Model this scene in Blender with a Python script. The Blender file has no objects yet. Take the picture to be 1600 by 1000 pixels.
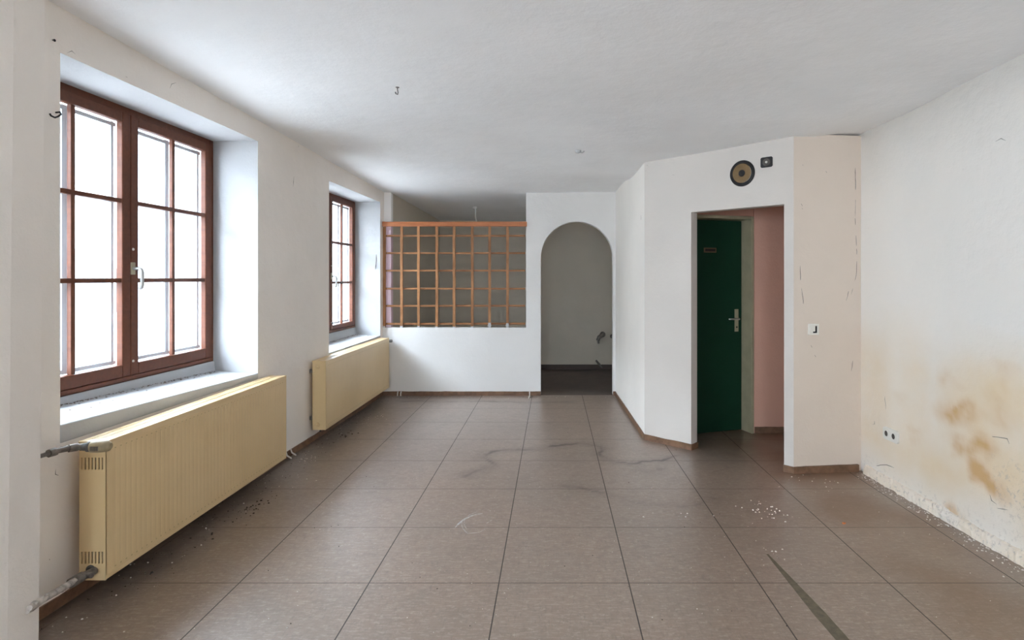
import bpy, bmesh, math, random
from mathutils import Vector, noise, Matrix

S = bpy.context.scene
COL = S.collection
random.seed(7)

# ------------------------------------------------------------------ camera
cd = bpy.data.cameras.new('camera')
cam = bpy.data.objects.new('camera', cd)
COL.objects.link(cam)
cam.location = (0, 0, 1.41)
cam.rotation_euler = (math.radians(90), 0, 0)
cd.sensor_width = 36
cd.lens = 911 / 1600 * 36
cd.shift_x = -64 / 1600
cd.shift_y = -66 / 1600
cd.clip_start = 0.05
cd.clip_end = 200
S.camera = cam

# ------------------------------------------------------------------ world, exposure
w = bpy.data.worlds.new('overcast_sky')
S.world = w
w.use_nodes = True
bgn = w.node_tree.nodes['Background']
bgn.inputs[0].default_value = (0.79, 0.895, 1.04, 1)
bgn.inputs[1].default_value = 30.0
S.view_settings.view_transform = 'Standard'
S.view_settings.look = 'None'
S.view_settings.exposure = 0.43
S.view_settings.gamma = 1.0
S.view_settings.use_curve_mapping = False
S.cycles.max_bounces = 14
S.cycles.diffuse_bounces = 10
S.cycles.transparent_max_bounces = 16
S.cycles.sample_clamp_indirect = 12
S.cycles.use_denoising = True
try:
    S.cycles.denoiser = 'OPENIMAGEDENOISE'
    S.cycles.use_fast_gi = False
except Exception:
    pass


sl = bpy.data.lights.new('street_sun', 'SUN')
sl.energy = 2.0
sl.angle = math.radians(8)
sl.color = (0.92, 0.97, 1.0)
so = bpy.data.objects.new('street_sun', sl)
COL.objects.link(so)
so.rotation_euler = Vector((-0.75, -0.15, -0.62)).to_track_quat('-Z', 'Y').to_euler()


def portal(name, loc, direction, sx, sy):
    l = bpy.data.lights.new(name, 'AREA')
    l.shape = 'RECTANGLE'
    l.size = sx
    l.size_y = sy
    l.cycles.is_portal = True
    o = bpy.data.objects.new(name, l)
    COL.objects.link(o)
    o.location = loc
    o.rotation_euler = Vector(direction).to_track_quat('-Z', 'Y').to_euler()
    return o


portal('window_portal', (-2.62, 3.32, 1.6), (1, 0, 0), 1.7, 1.7)
portal('window_portal', (-2.55, 6.13, 1.56), (1, 0, 0), 1.6, 1.6)
portal('window_portal', (-2.64, -0.25, 1.6), (1, 0, 0), 2.4, 1.7)
portal('window_portal', (-2.69, -3.25, 1.6), (1, 0, 0), 2.4, 1.7)
portal('window_portal', (-0.5, -5.22, 1.55), (0, 1, 0), 1.0, 1.3)


# ------------------------------------------------------------------ materials
def newmat(name):
    m = bpy.data.materials.new(name)
    m.use_nodes = True
    nt = m.node_tree
    b = nt.nodes['Principled BSDF']
    return m, nt, b


def N(nt, t, **kw):
    n = nt.nodes.new(t)
    for k, v in kw.items():
        if k in n.inputs.keys():
            n.inputs[k].default_value = v
        else:
            setattr(n, k, v)
    return n


def mix(nt, a, b, fac, mode='MIX'):
    n = nt.nodes.new('ShaderNodeMix')
    n.data_type = 'RGBA'
    n.blend_type = mode
    for s, v in ((n.inputs['Factor'], fac), (n.inputs['A'], a), (n.inputs['B'], b)):
        if isinstance(v, (tuple, list)):
            s.default_value = (*v, 1) if len(v) == 3 else v
        elif isinstance(v, (int, float)):
            s.default_value = v
        else:
            nt.links.new(v, s)
    return n.outputs['Result']


def ramp(nt, src, p0, p1, c0=(0, 0, 0), c1=(1, 1, 1)):
    r = nt.nodes.new('ShaderNodeValToRGB')
    r.color_ramp.elements[0].position = p0
    r.color_ramp.elements[1].position = p1
    r.color_ramp.elements[0].color = (*c0, 1)
    r.color_ramp.elements[1].color = (*c1, 1)
    nt.links.new(src, r.inputs[0])
    return r.outputs[0]


def math_(nt, op, a, b=None, c=None):
    n = nt.nodes.new('ShaderNodeMath')
    n.operation = op
    for i, v in enumerate((a, b, c)):
        if v is None:
            continue
        if isinstance(v, (int, float)):
            n.inputs[i].default_value = v
        else:
            nt.links.new(v, n.inputs[i])
    return n.outputs[0]


def geo_pos(nt):
    return nt.nodes.new('ShaderNodeNewGeometry').outputs['Position']


def noise_(nt, vec, scale, detail=4, rough=0.55, sc3=None):
    if sc3:
        mp = nt.nodes.new('ShaderNodeMapping')
        mp.inputs['Scale'].default_value = sc3
        nt.links.new(vec, mp.inputs['Vector'])
        vec = mp.outputs[0]
    n = N(nt, 'ShaderNodeTexNoise', Scale=scale, Detail=detail, Roughness=rough)
    nt.links.new(vec, n.inputs['Vector'])
    return n.outputs['Fac']


def bump(nt, b, h, strength, dist=0.01):
    n = N(nt, 'ShaderNodeBump', Strength=strength, Distance=dist)
    nt.links.new(h, n.inputs['Height'])
    nt.links.new(n.outputs[0], b.inputs['Normal'])


def plaster(name, col, dirt=0.5, rough=0.85):
    m, nt, b = newmat(name)
    p = geo_pos(nt)
    n1 = noise_(nt, p, 1.3, 5)
    c2 = tuple(c * 0.93 for c in col)
    c = mix(nt, col, c2, ramp(nt, n1, 0.35, 0.7))
    # specks
    n2 = noise_(nt, p, 9, 8, 0.7)
    c = mix(nt, c, (col[0] * .62, col[1] * .58, col[2] * .52), math_(nt, 'MULTIPLY', ramp(nt, n2, 0.69, 0.76), dirt))
    nt.links.new(c, b.inputs['Base Color'])
    b.inputs['Roughness'].default_value = rough
    n3 = noise_(nt, p, 6, 6, 0.6)
    n4 = noise_(nt, p, 70, 3, 0.6)
    h = math_(nt, 'ADD', math_(nt, 'MULTIPLY', n3, 1.0), math_(nt, 'MULTIPLY', n4, 0.12))
    bump(nt, b, h, 0.35, 0.02)
    return m


M = {}
M['wall'] = plaster('white_plaster', (0.86, 0.815, 0.755))
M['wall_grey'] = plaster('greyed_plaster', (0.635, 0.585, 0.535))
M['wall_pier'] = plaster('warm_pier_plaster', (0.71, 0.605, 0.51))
M['wall_dimmed'] = plaster('dimmed_white_plaster', (0.52, 0.53, 0.54), 0.25)  # white plaster, its colour darkened against the strong light at the sills
M['reveal'] = plaster('dimmed_reveal_plaster', (0.52, 0.525, 0.535), 0.25)  # same white paint as the wall, darkened to hold back window glare
M['wall_back'] = plaster('cool_white_plaster', (0.80, 0.78, 0.755))
M['wall_low'] = plaster('half_wall_plaster', (0.72, 0.705, 0.69))
M['ceiling'] = plaster('ceiling_plaster', (0.88, 0.88, 0.88), 0.0)
M['backroom'] = plaster('back_room_plaster', (0.63, 0.57, 0.475), 0.4)
M['pink'] = plaster('pink_paint', (0.68, 0.385, 0.285), 0.1)
M['wall_l'] = plaster('left_wall_plaster', (0.92, 0.87, 0.815))
M['wall_white'] = plaster('fresh_white_plaster', (0.92, 0.90, 0.88))
M['palepink'] = plaster('pale_pink_paint', (0.93, 0.74, 0.84), 0.1)
M['ext'] = plaster('exterior_plaster', (0.30, 0.29, 0.275), 0.1)


def simple(name, col, rough=0.5, metal=0.0, spec=None, nscale=None, namt=0.15, bumpa=0.0):
    m, nt, b = newmat(name)
    b.inputs['Base Color'].default_value = (*col, 1)
    b.inputs['Roughness'].default_value = rough
    b.inputs['Metallic'].default_value = metal
    if spec is not None:
        b.inputs['Specular IOR Level'].default_value = spec
    if nscale:
        p = geo_pos(nt)
        n = noise_(nt, p, nscale, 5, 0.6)
        c = mix(nt, col, tuple(x * (1 - namt) for x in col), ramp(nt, n, 0.4, 0.65))
        nt.links.new(c, b.inputs['Base Color'])
        if bumpa:
            bump(nt, b, n, bumpa, 0.004)
    return m


def wood(name, col, dark, rough=0.45, scale=(30, 30, 3)):
    m, nt, b = newmat(name)
    p = geo_pos(nt)
    n = noise_(nt, p, 1.0, 6, 0.6, scale)
    b.inputs['Specular IOR Level'].default_value = 0.3
    n2 = noise_(nt, p, 14, 3, 0.5)
    c = mix(nt, col, dark, ramp(nt, n, 0.38, 0.66))
    c = mix(nt, c, dark, math_(nt, 'MULTIPLY', ramp(nt, n2, 0.62, 0.7), 0.7))
    nt.links.new(c, b.inputs['Base Color'])
    b.inputs['Roughness'].default_value = rough
    bump(nt, b, n, 0.12, 0.003)
    return m


M['frame'] = wood('brown_window_paint', (0.145, 0.046, 0.022), (0.110, 0.036, 0.018), 0.45, (5, 40, 40))
M['slat'] = wood('lattice_wood', (0.42, 0.20, 0.085), (0.25, 0.11, 0.045), 0.5, (25, 25, 4))
M['slat_h'] = wood('lattice_crosswood', (0.40, 0.185, 0.075), (0.24, 0.10, 0.04), 0.5, (4, 25, 25))
M['rail'] = wood('rail_wood', (0.50, 0.185, 0.075), (0.36, 0.12, 0.045), 0.42, (3, 25, 25))
M['skirt'] = simple('brown_skirting', (0.20, 0.105, 0.058), 0.55, nscale=18, namt=0.35)
M['green'] = simple('dark_green_paint', (0.0045, 0.036, 0.016), 0.6, spec=0.25, nscale=3, namt=0.1)
M['olive'] = simple('olive_frame_paint', (0.42, 0.37, 0.24), 0.45, nscale=8, namt=0.12)
M['brass'] = simple('dull_brass', (0.48, 0.43, 0.30), 0.35, 0.7)
M['chrome'] = simple('handle_metal', (0.72, 0.71, 0.68), 0.28, 0.9)
M['lever'] = simple('dull_lever_metal', (0.40, 0.39, 0.37), 0.4, 0.4)
M['white_plastic'] = simple('white_plastic', (0.78, 0.75, 0.68), 0.4)
M['black'] = simple('black_hole', (0.012, 0.011, 0.012), 0.7)
M['rubber'] = simple('black_surround', (0.018, 0.016, 0.016), 0.75, nscale=40, namt=0.3)
M['cone'] = simple('tan_paper_cone', (0.19, 0.12, 0.052), 0.8, nscale=20, namt=0.2)
M['greymetal'] = simple('grey_metal', (0.30, 0.29, 0.28), 0.45, 0.5, nscale=30, namt=0.4)
M['pipe'] = simple('old_grey_pipe', (0.23, 0.20, 0.175), 0.6, 0.2, nscale=35, namt=0.5, bumpa=0.4)
M['paintpipe'] = simple('flaking_painted_pipe', (0.60, 0.55, 0.50), 0.7, nscale=28, namt=0.55, bumpa=0.6)
M['thermo'] = simple('aged_valve_plastic', (0.36, 0.28, 0.16), 0.5, nscale=30, namt=0.25)
M['spacer'] = simple('grey_blue_spacer', (0.42, 0.46, 0.50), 0.6, 0.0)
M['glue'] = simple('olive_glue_residue', (0.135, 0.108, 0.070), 0.6, nscale=30, namt=0.35)
M['crumb'] = simple('plaster_crumb', (0.72, 0.69, 0.65), 0.9)
M['orange'] = simple('orange_crumb', (0.50, 0.16, 0.05), 0.8)
M['dirt'] = simple('dark_dirt', (0.045, 0.036, 0.03), 0.95)
M['dust'] = simple('brown_dust', (0.16, 0.115, 0.085), 0.95)
M['crack'] = simple('crack_grey', (0.16, 0.14, 0.125), 0.95)  # dark tone of cracks, chips and scale marks
M['backfloor'] = simple('dark_brown_floor', (0.115, 0.085, 0.07), 0.6, nscale=5, namt=0.2)
M['ext_win'] = simple('exterior_window_glass', (0.075, 0.09, 0.10), 0.6)
M['ext_grey'] = simple('exterior_grey_render', (0.24, 0.25, 0.265), 0.9)
M['street'] = simple('street_paving', (0.35, 0.34, 0.33), 0.9, nscale=3)
M['dark'] = simple('radiator_inside', (0.10, 0.095, 0.085), 0.8)


def radiator_mat():
    m, nt, b = newmat('cream_enamel')
    p = geo_pos(nt)
    col = (0.74, 0.555, 0.305)
    n = noise_(nt, p, 2.2, 4)
    c = mix(nt, col, (0.69, 0.51, 0.27), ramp(nt, n, 0.4, 0.65))
    n2 = noise_(nt, p, 11, 6, 0.65, (1, 1, 0.45))
    c = mix(nt, c, (0.42, 0.27, 0.12), math_(nt, 'MULTIPLY', ramp(nt, n2, 0.66, 0.78), 0.55))
    nt.links.new(c, b.inputs['Base Color'])
    b.inputs['Roughness'].default_value = 0.33
    return m


M['rad'] = radiator_mat()
M['weld'] = simple('weld_tan', (0.50, 0.37, 0.19), 0.5)


def glass_mat():
    m, nt, b = newmat('window_glass')
    nt.nodes.remove(b)
    out = nt.nodes['Material Output']
    tr = N(nt, 'ShaderNodeBsdfTransparent', Color=(0.96, 0.98, 0.98, 1))
    gl = N(nt, 'ShaderNodeBsdfGlossy', Roughness=0.02)
    gl.inputs['Color'].default_value = (1, 1, 1, 1)
    fr = nt.nodes.new('ShaderNodeLayerWeight')
    pw_ = math_(nt, 'ADD', 0.03, math_(nt, 'MULTIPLY', math_(nt, 'POWER', fr.outputs['Facing'], 4.0), 0.5))
    mx = nt.nodes.new('ShaderNodeMixShader')
    nt.links.new(pw_, mx.inputs[0])
    nt.links.new(tr.outputs[0], mx.inputs[1])
    nt.links.new(gl.outputs[0], mx.inputs[2])
    nt.links.new(mx.outputs[0], out.inputs['Surface'])
    return m


M['glass'] = glass_mat()


def floor_mat():
    m, nt, b = newmat('brown_lino_tiles')
    p = geo_pos(nt)
    sx = nt.nodes.new('ShaderNodeSeparateXYZ')
    nt.links.new(p, sx.inputs[0])

    def tri(v, off, sp):
        a = math_(nt, 'DIVIDE', math_(nt, 'SUBTRACT', v, off), sp)
        fr = math_(nt, 'FRACT', a)
        d = math_(nt, 'MINIMUM', fr, math_(nt, 'SUBTRACT', 1.0, fr))
        return math_(nt, 'MULTIPLY', d, sp), math_(nt, 'FLOOR', a)
    dx, ix = tri(sx.outputs[0], -0.2495 - 6.0, 0.6)
    dy, iy = tri(sx.outputs[1], 2.693 - 6.0, 0.6)
    jx = math_(nt, 'LESS_THAN', dx, 0.0028)
    jy = math_(nt, 'MULTIPLY', math_(nt, 'LESS_THAN', dy, 0.0028), 0.8)
    j = math_(nt, 'MAXIMUM', jx, jy)
    # per tile tone
    wn = nt.nodes.new('ShaderNodeTexWhiteNoise')
    wn.noise_dimensions = '2D'
    cx = nt.nodes.new('ShaderNodeCombineXYZ')
    nt.links.new(ix, cx.inputs[0]); nt.links.new(iy, cx.inputs[1])
    nt.links.new(cx.outputs[0], wn.inputs['Vector'])
    base = mix(nt, (0.225, 0.155, 0.112), (0.205, 0.138, 0.098), wn.outputs['Value'])
    # lino streaks
    s1 = noise_(nt, p, 1.0, 5, 0.7, (18, 90, 1))
    base = mix(nt, base, (0.335, 0.262, 0.215), math_(nt, 'MULTIPLY', ramp(nt, s1, 0.50, 0.66), 0.9))
    s2 = noise_(nt, p, 1.0, 5, 0.7, (80, 22, 1))
    base = mix(nt, base, (0.135, 0.095, 0.072), math_(nt, 'MULTIPLY', ramp(nt, s2, 0.52, 0.68), 0.8))
    # large soft wear
    s3 = noise_(nt, p, 1.7, 5, 0.6)
    base = mix(nt, base, (0.185, 0.138, 0.105), math_(nt, 'MULTIPLY', ramp(nt, s3, 0.45, 0.72), 0.55))
    s6 = noise_(nt, p, 1.0, 6, 0.75, (9, 14, 1))
    base = mix(nt, base, (0.140, 0.098, 0.070), math_(nt, 'MULTIPLY', ramp(nt, s6, 0.50, 0.68), 0.55))
    s7 = noise_(nt, p, 1.0, 6, 0.8, (30, 45, 1))
    base = mix(nt, base, (0.40, 0.325, 0.27), math_(nt, 'MULTIPLY', ramp(nt, s7, 0.54, 0.66), 0.75))
    # white paint specks
    s4 = noise_(nt, p, 24, 6, 0.75)
    base = mix(nt, base, (0.55, 0.50, 0.46), math_(nt, 'MULTIPLY', ramp(nt, s4, 0.68, 0.74), 0.7))
    at = nt.nodes.new('ShaderNodeAttribute')
    at.attribute_name = 'marks'
    sc = nt.nodes.new('ShaderNodeSeparateColor')
    nt.links.new(at.outputs['Color'], sc.inputs[0])
    base = mix(nt, base, (0.055, 0.042, 0.033), math_(nt, 'MULTIPLY', sc.outputs[0], 0.95))   # water line
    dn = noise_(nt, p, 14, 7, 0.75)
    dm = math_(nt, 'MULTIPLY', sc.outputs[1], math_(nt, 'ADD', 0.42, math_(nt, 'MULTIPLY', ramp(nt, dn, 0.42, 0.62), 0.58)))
    base = mix(nt, base, (0.035, 0.028, 0.024), dm)                                       # dirt, painted shade by the left wall, darker doorway floor
    base = mix(nt, base, (0.165, 0.080, 0.036), math_(nt, 'MULTIPLY', sc.outputs[2], 0.7))  # rusty patch, widened to paint in the weaker sheen on the right
    j = math_(nt, 'MULTIPLY', j, math_(nt, 'SUBTRACT', 1.0, math_(nt, 'MINIMUM', 1.0, math_(nt, 'MAXIMUM', 0.0, math_(nt, 'MULTIPLY', math_(nt, 'SUBTRACT', sc.outputs[1], 0.42), 3.0)))))
    base = mix(nt, base, (0.034, 0.025, 0.020), j)
    nt.links.new(base, b.inputs['Base Color'])
    r = math_(nt, 'ADD', 0.36, math_(nt, 'MULTIPLY', s3, 0.22))
    nt.links.new(r, b.inputs['Roughness'])
    b.inputs['Specular IOR Level'].default_value = 0.6
    cw = math_(nt, 'MULTIPLY', math_(nt, 'SUBTRACT', 1.0, math_(nt, 'MULTIPLY', sc.outputs[0], 0.6)), math_(nt, 'SUBTRACT', 1.0, math_(nt, 'MAXIMUM', j, math_(nt, 'MULTIPLY', sc.outputs[2], 0.35))))
    nt.links.new(cw, b.inputs['Coat Weight'])
    cr = math_(nt, 'ADD', 0.24, math_(nt, 'MULTIPLY', s6, 0.22))
    nt.links.new(cr, b.inputs['Coat Roughness'])
    b.inputs['Coat IOR'].default_value = 1.55
    h = math_(nt, 'SUBTRACT', math_(nt, 'MULTIPLY', s1, 0.10), j)
    bump(nt, b, h, 0.25, 0.002)
    return m


M['floor'] = floor_mat()


def damp_wall_mat():
    m, nt, b = newmat('damp_stained_plaster')
    p = geo_pos(nt)
    col = (0.86, 0.815, 0.755)
    n1 = noise_(nt, p, 1.4, 5)
    c = mix(nt, col, (0.82, 0.79, 0.745), ramp(nt, n1, 0.35, 0.7))
    at = nt.nodes.new('ShaderNodeAttribute')
    at.attribute_name = 'stain'
    sc = nt.nodes.new('ShaderNodeSeparateColor')
    nt.links.new(at.outputs['Color'], sc.inputs[0])
    nd = noise_(nt, p, 5, 5, 0.6)
    c = mix(nt, c, (0.78, 0.61, 0.40), math_(nt, 'MULTIPLY', sc.outputs[1], math_(nt, 'ADD', 0.55, math_(nt, 'MULTIPLY', nd, 0.9))))
    c = mix(nt, c, (0.60, 0.35, 0.13), math_(nt, 'MULTIPLY', sc.outputs[0], 0.85))
    n5 = noise_(nt, p, 38, 7, 0.75)
    peel = math_(nt, 'MULTIPLY', sc.outputs[2], ramp(nt, n5, 0.55, 0.60))
    c = mix(nt, c, (0.50, 0.46, 0.42), math_(nt, 'MULTIPLY', peel, 0.8))
    n2 = noise_(nt, p, 9, 8, 0.7)
    c = mix(nt, c, (0.48, 0.43, 0.37), math_(nt, 'MULTIPLY', ramp(nt, n2, 0.70, 0.77), 0.5))
    nt.links.new(c, b.inputs['Base Color'])
    b.inputs['Roughness'].default_value = 0.85
    n3 = noise_(nt, p, 5, 6, 0.6)
    h = math_(nt, 'ADD', math_(nt, 'MULTIPLY', n3, 1.0), math_(nt, 'MULTIPLY', peel, 0.4))
    bump(nt, b, h, 0.4, 0.02)
    return m


M['damp'] = damp_wall_mat()


# ------------------------------------------------------------------ mesh helpers
class MB:
    def __init__(s):
        s.v = []; s.f = []; s.mi = []; s.sm = []

    def add(s, vs, fs, mi=0, smooth=False):
        k = len(s.v)
        s.v += [tuple(v) for v in vs]
        for f in fs:
            s.f.append(tuple(k + i for i in f)); s.mi.append(mi); s.sm.append(smooth)

    def box(s, x0, x1, y0, y1, z0, z1, P=None, mi=0):
        vs = [(x, y, z) for x in (x0, x1) for y in (y0, y1) for z in (z0, z1)]
        if P:
            vs = [P(*v) for v in vs]
        s.add(vs, [(0, 1, 3, 2), (4, 6, 7, 5), (0, 4, 5, 1), (2, 3, 7, 6), (0, 2, 6, 4), (1, 5, 7, 3)], mi)

    def hexa(s, b, t, mi=0):
        """b, t: four bottom / top points in order"""
        s.add(list(b) + list(t), [(3, 2, 1, 0), (4, 5, 6, 7), (0, 1, 5, 4), (1, 2, 6, 5), (2, 3, 7, 6), (3, 0, 4, 7)], mi)

    def tube(s, pts, r, n=12, mi=0, closed_ends=True):
        pts = [Vector(p) for p in pts]
        rr = r if isinstance(r, (list, tuple)) else [r] * len(pts)
        rings = []
        up = None
        for i, p in enumerate(pts):
            a = pts[max(i - 1, 0)]; c = pts[min(i + 1, len(pts) - 1)]
            d = (c - a).normalized()
            if up is None:
                up = d.orthogonal().normalized()
            else:
                up = (up - d * up.dot(d)).normalized()
            side = d.cross(up)
            rings.append([p + (up * math.cos(2 * math.pi * k / n) + side * math.sin(2 * math.pi * k / n)) * rr[i] for k in range(n)])
        vs = [v for ring in rings for v in ring]
        fs = []
        for i in range(len(pts) - 1):
            for k in range(n):
                a = i * n + k; b_ = i * n + (k + 1) % n
                fs.append((a, b_, b_ + n, a + n))
        s.add(vs, fs, mi, True)
        if closed_ends:
            s.add(rings[0], [tuple(range(n))[::-1]], mi)
            s.add(rings[-1], [tuple(range(n))], mi)

    def lathe(s, origin, axis, prof, n=32, mi=0, ref=None):
        """prof: list of (dist along axis, radius)"""
        o = Vector(origin); a = Vector(axis).normalized()
        u = a.orthogonal().normalized(); v = a.cross(u)
        vs = []
        for h, r in prof:
            for k in range(n):
                t = 2 * math.pi * k / n
                vs.append(o + a * h + (u * math.cos(t) + v * math.sin(t)) * r)
        fs = []
        for i in range(len(prof) - 1):
            for k in range(n):
                p = i * n + k; q = i * n + (k + 1) % n
                fs.append((p, q, q + n, p + n))
        s.add(vs, fs, mi, True)
        s.add(vs[:n], [tuple(range(n))[::-1]], mi)
        s.add(vs[-n:], [tuple(range(n))], mi)

    def gridwall(s, us, vs_, P, holes=(), mi=0, skip_end=()):
        """solid slab between P(u,v,0) and P(u,v,1), leaving out cells in holes"""
        us = sorted(set(us)); vs_ = sorted(set(vs_))
        nu, nv = len(us), len(vs_)
        idx = {}
        base = len(s.v)

        def vid(i, j, d):
            k = (i, j, d)
            if k not in idx:
                idx[k] = len(s.v)
                s.v.append(tuple(P(us[i], vs_[j], d)))
            return idx[k]

        def solid(i, j):
            if i < 0 or j < 0 or i >= nu - 1 or j >= nv - 1:
                return False
            cu = (us[i] + us[i + 1]) / 2; cv = (vs_[j] + vs_[j + 1]) / 2
            return not any(a < cu < b and c < cv < d for a, b, c, d in holes)
        for i in range(nu - 1):
            for j in range(nv - 1):
                if not solid(i, j):
                    continue
                F = [(vid(i, j, 0), vid(i + 1, j, 0), vid(i + 1, j + 1, 0), vid(i, j + 1, 0)),
                     (vid(i, j, 1), vid(i, j + 1, 1), vid(i + 1, j + 1, 1), vid(i + 1, j, 1))]
                if not solid(i - 1, j):
                    F.append((vid(i, j, 0), vid(i, j + 1, 0), vid(i, j + 1, 1), vid(i, j, 1)))
                if not solid(i + 1, j):
                    F.append((vid(i + 1, j, 0), vid(i + 1, j, 1), vid(i + 1, j + 1, 1), vid(i + 1, j + 1, 0)))
                if not solid(i, j - 1):
                    F.append((vid(i, j, 0), vid(i, j, 1), vid(i + 1, j, 1), vid(i + 1, j, 0)))
                if not solid(i, j + 1):
                    F.append((vid(i, j + 1, 0), vid(i + 1, j + 1, 0), vid(i + 1, j + 1, 1), vid(i, j + 1, 1)))
                for f in F:
                    s.f.append(f); s.mi.append(mi); s.sm.append(False)

    def build(s, name, mats, parent=None, bevel=0, attr=None, fix=True):
        o0 = Vector(parent['_w']) if parent is not None else Vector((0, 0, 0))
        me = bpy.data.meshes.new(name)
        me.from_pydata([tuple(Vector(v) - o0) for v in s.v], [], s.f)
        for i, p in enumerate(me.polygons):
            p.material_index = s.mi[i]; p.use_smooth = s.sm[i]
        if not isinstance(mats, (list, tuple)):
            mats = [mats]
        for m in mats:
            me.materials.append(m)
        if attr:
            nm, fn = attr
            ca = me.color_attributes.new(nm, 'FLOAT_COLOR', 'POINT')
            for i, v in enumerate(s.v):
                c = fn(*v)
                ca.data[i].color = (c[0], c[1], c[2], 1)
        if fix:
            bm = bmesh.new(); bm.from_mesh(me)
            bmesh.ops.recalc_face_normals(bm, faces=bm.faces)
            bm.to_mesh(me); bm.free()
        o = bpy.data.objects.new(name, me)
        COL.objects.link(o)
        if parent is not None:
            o.parent = parent
            o['_w'] = tuple(o0)
        else:
            o['_w'] = (0.0, 0.0, 0.0)
        if bevel:
            md = o.modifiers.new('bevel', 'BEVEL')
            md.width = bevel; md.segments = 2; md.limit_method = 'ANGLE'
        return o


def empty(name, loc):
    o = bpy.data.objects.new(name, None)
    COL.objects.link(o)
    o.location = loc
    o['_w'] = tuple(loc)
    o.empty_display_size = 0.1
    return o


def tag(o, label=None, cat=None, group=None, kind=None):
    if label: o['label'] = label
    if cat: o['category'] = cat
    if group: o['group'] = group
    if kind: o['kind'] = kind
    return o


def struct(o):
    o['kind'] = 'structure'
    return o


def lerp(a, b, t):
    return a + (b - a) * t


def frange(a, b, step):
    n = max(1, int(round((b - a) / step)))
    return [a + (b - a) * i / n for i in range(n + 1)]


# ------------------------------------------------------------------ room geometry functions
def XW(y):            # left wall surface
    return -2.16 + 0.0175 * y


def XR(y):            # right wall surface
    return 2.425 - 0.04 * y


_res = [(.8, 5.08, -.056), (1.27, 4.64, -.06), (1.73, 4.2, -.057), (2.25, 4.27, -.014), (.75, 6.98, .02), (-2.1, 2.5, 0), (-2.1, 4.1, 0),
        (-2.03, 6.98, 0), (-.3, 6.98, .004), (2.31, 2.86, -.008), (0, 0, 0), (0, 3, 0), (2, 0, 0), (-2, 0, 0), (3, 5, -.05),
        (0, 9, 0), (1, 3, 0), (-.5, 5, 0)]


def ZC(x, y):         # ceiling height
    z = 2.622 - 0.0285 * y - 0.010 * x
    sw = sr = 0
    for px, py, r in _res:
        d = (x - px) ** 2 + (y - py) ** 2
        k = 1 / (d + 0.03) ** 2
        sw += k; sr += k * r
    z += sr / sw
    if y > 7.05:
        z -= (y - 7.05) * 0.047
    return z


# ------------------------------------------------------------------ floor
C1 = (0.75, 6.98)      # back wall / partition
C2 = (0.797, 5.077)    # partition / slanted wall
C3 = (1.733, 4.198)    # slanted wall / pier
C4 = (2.255, 4.253)    # pier / right wall

water = [[(-0.62, 4.15), (-0.42, 4.38), (-0.57, 4.55), (-0.50, 4.72), (-0.05, 4.83), (0.24, 4.98), (0.42, 4.86), (0.38, 4.68),
          (0.44, 4.47), (0.62, 4.42), (0.86, 4.50), (1.02, 4.62)],
         [(0.66, 4.42), (0.60, 4.30), (0.70, 4.22), (0.78, 4.32)],
         [(0.06, 3.98), (0.32, 3.80), (0.55, 3.66), (0.80, 3.60), (1.02, 3.70)],
         [(-1.72, 6.66), (-1.3, 6.62), (-0.9, 6.66), (-0.4, 6.60), (0.2, 6.63)]]


def segd(px, py, a, b):
    vx, vy = b[0] - a[0], b[1] - a[1]
    t = max(0, min(1, ((px - a[0]) * vx + (py - a[1]) * vy) / (vx * vx + vy * vy + 1e-9)))
    return math.hypot(px - a[0] - vx * t, py - a[1] - vy * t)


def floor_marks(x, y, z):
    r = 0
    if -1.9 < x < 1.3 and 3.4 < y < 6.8:
        nx = noise.noise((x * 5, y * 5, 1.3)) * 0.06 + noise.noise((x * 16, y * 16, 3.3)) * 0.02
        ny = noise.noise((x * 5, y * 5, 7.3)) * 0.06 + noise.noise((x * 16, y * 16, 9.3)) * 0.02
        for wi, ln in enumerate(water):
            d = min(segd(x + nx, y + ny, ln[i], ln[i + 1]) for i in range(len(ln) - 1))
            k = (1, .7, .55, .9)[wi]
            r = max(r, k * min(1, 1.4 * max(0, 1 - d / 0.026)) * max(.15, 0.62 + 1.1 * noise.noise((x * 5, y * 5, 0))), .3 * k * max(0, 1 - d / .11))
        # faint inside tone
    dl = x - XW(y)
    g = max(0, 1 - dl / 0.48) ** 1.1 * 1.1 * (0.75 + 0.8 * noise.noise((x * 2, y * 2, 5)))  # dirt along the left wall, with the shade there painted in
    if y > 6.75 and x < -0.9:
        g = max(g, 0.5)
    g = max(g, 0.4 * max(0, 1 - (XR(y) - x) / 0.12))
    if x > 0.9 and y > 4.15:
        g = max(g, 0.42 * min(1, (y - 4.15) / .5) * min(1, (x - .9) / .25))  # darker floor through the doorway
    bx = max(0, min(1, (x - 1.35 - .1 * noise.noise((x * 2, y * 2, 8))) / .35)) * (.55 + .45 * max(0, min(1, (y - 2.9) / .6)))  # rusty tone spread wide, painting in the duller sheen on this side
    return (max(0, min(1, r)), max(0, min(1, g)), max(0, min(1, bx * (0.8 + noise.noise((x * 3, y * 3, 2))))))


mb = MB()
xs = [-3.0] + frange(-2.2, 2.4, 0.022) + [3.2]
ys = [-5.3, 0, 1.4] + frange(1.9, 7.15, 0.025)
mb.gridwall(xs, ys, lambda u, v, d: (u, v, -0.12 * d))
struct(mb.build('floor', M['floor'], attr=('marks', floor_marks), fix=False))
mb = MB()
mb.gridwall([-3.0, 3.2], [7.0, 9.3], lambda u, v, d: (u, max(v, 6.985), 0.0015 - 0.1 * d))
struct(mb.build('floor_back_room', M['backfloor']))

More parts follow.
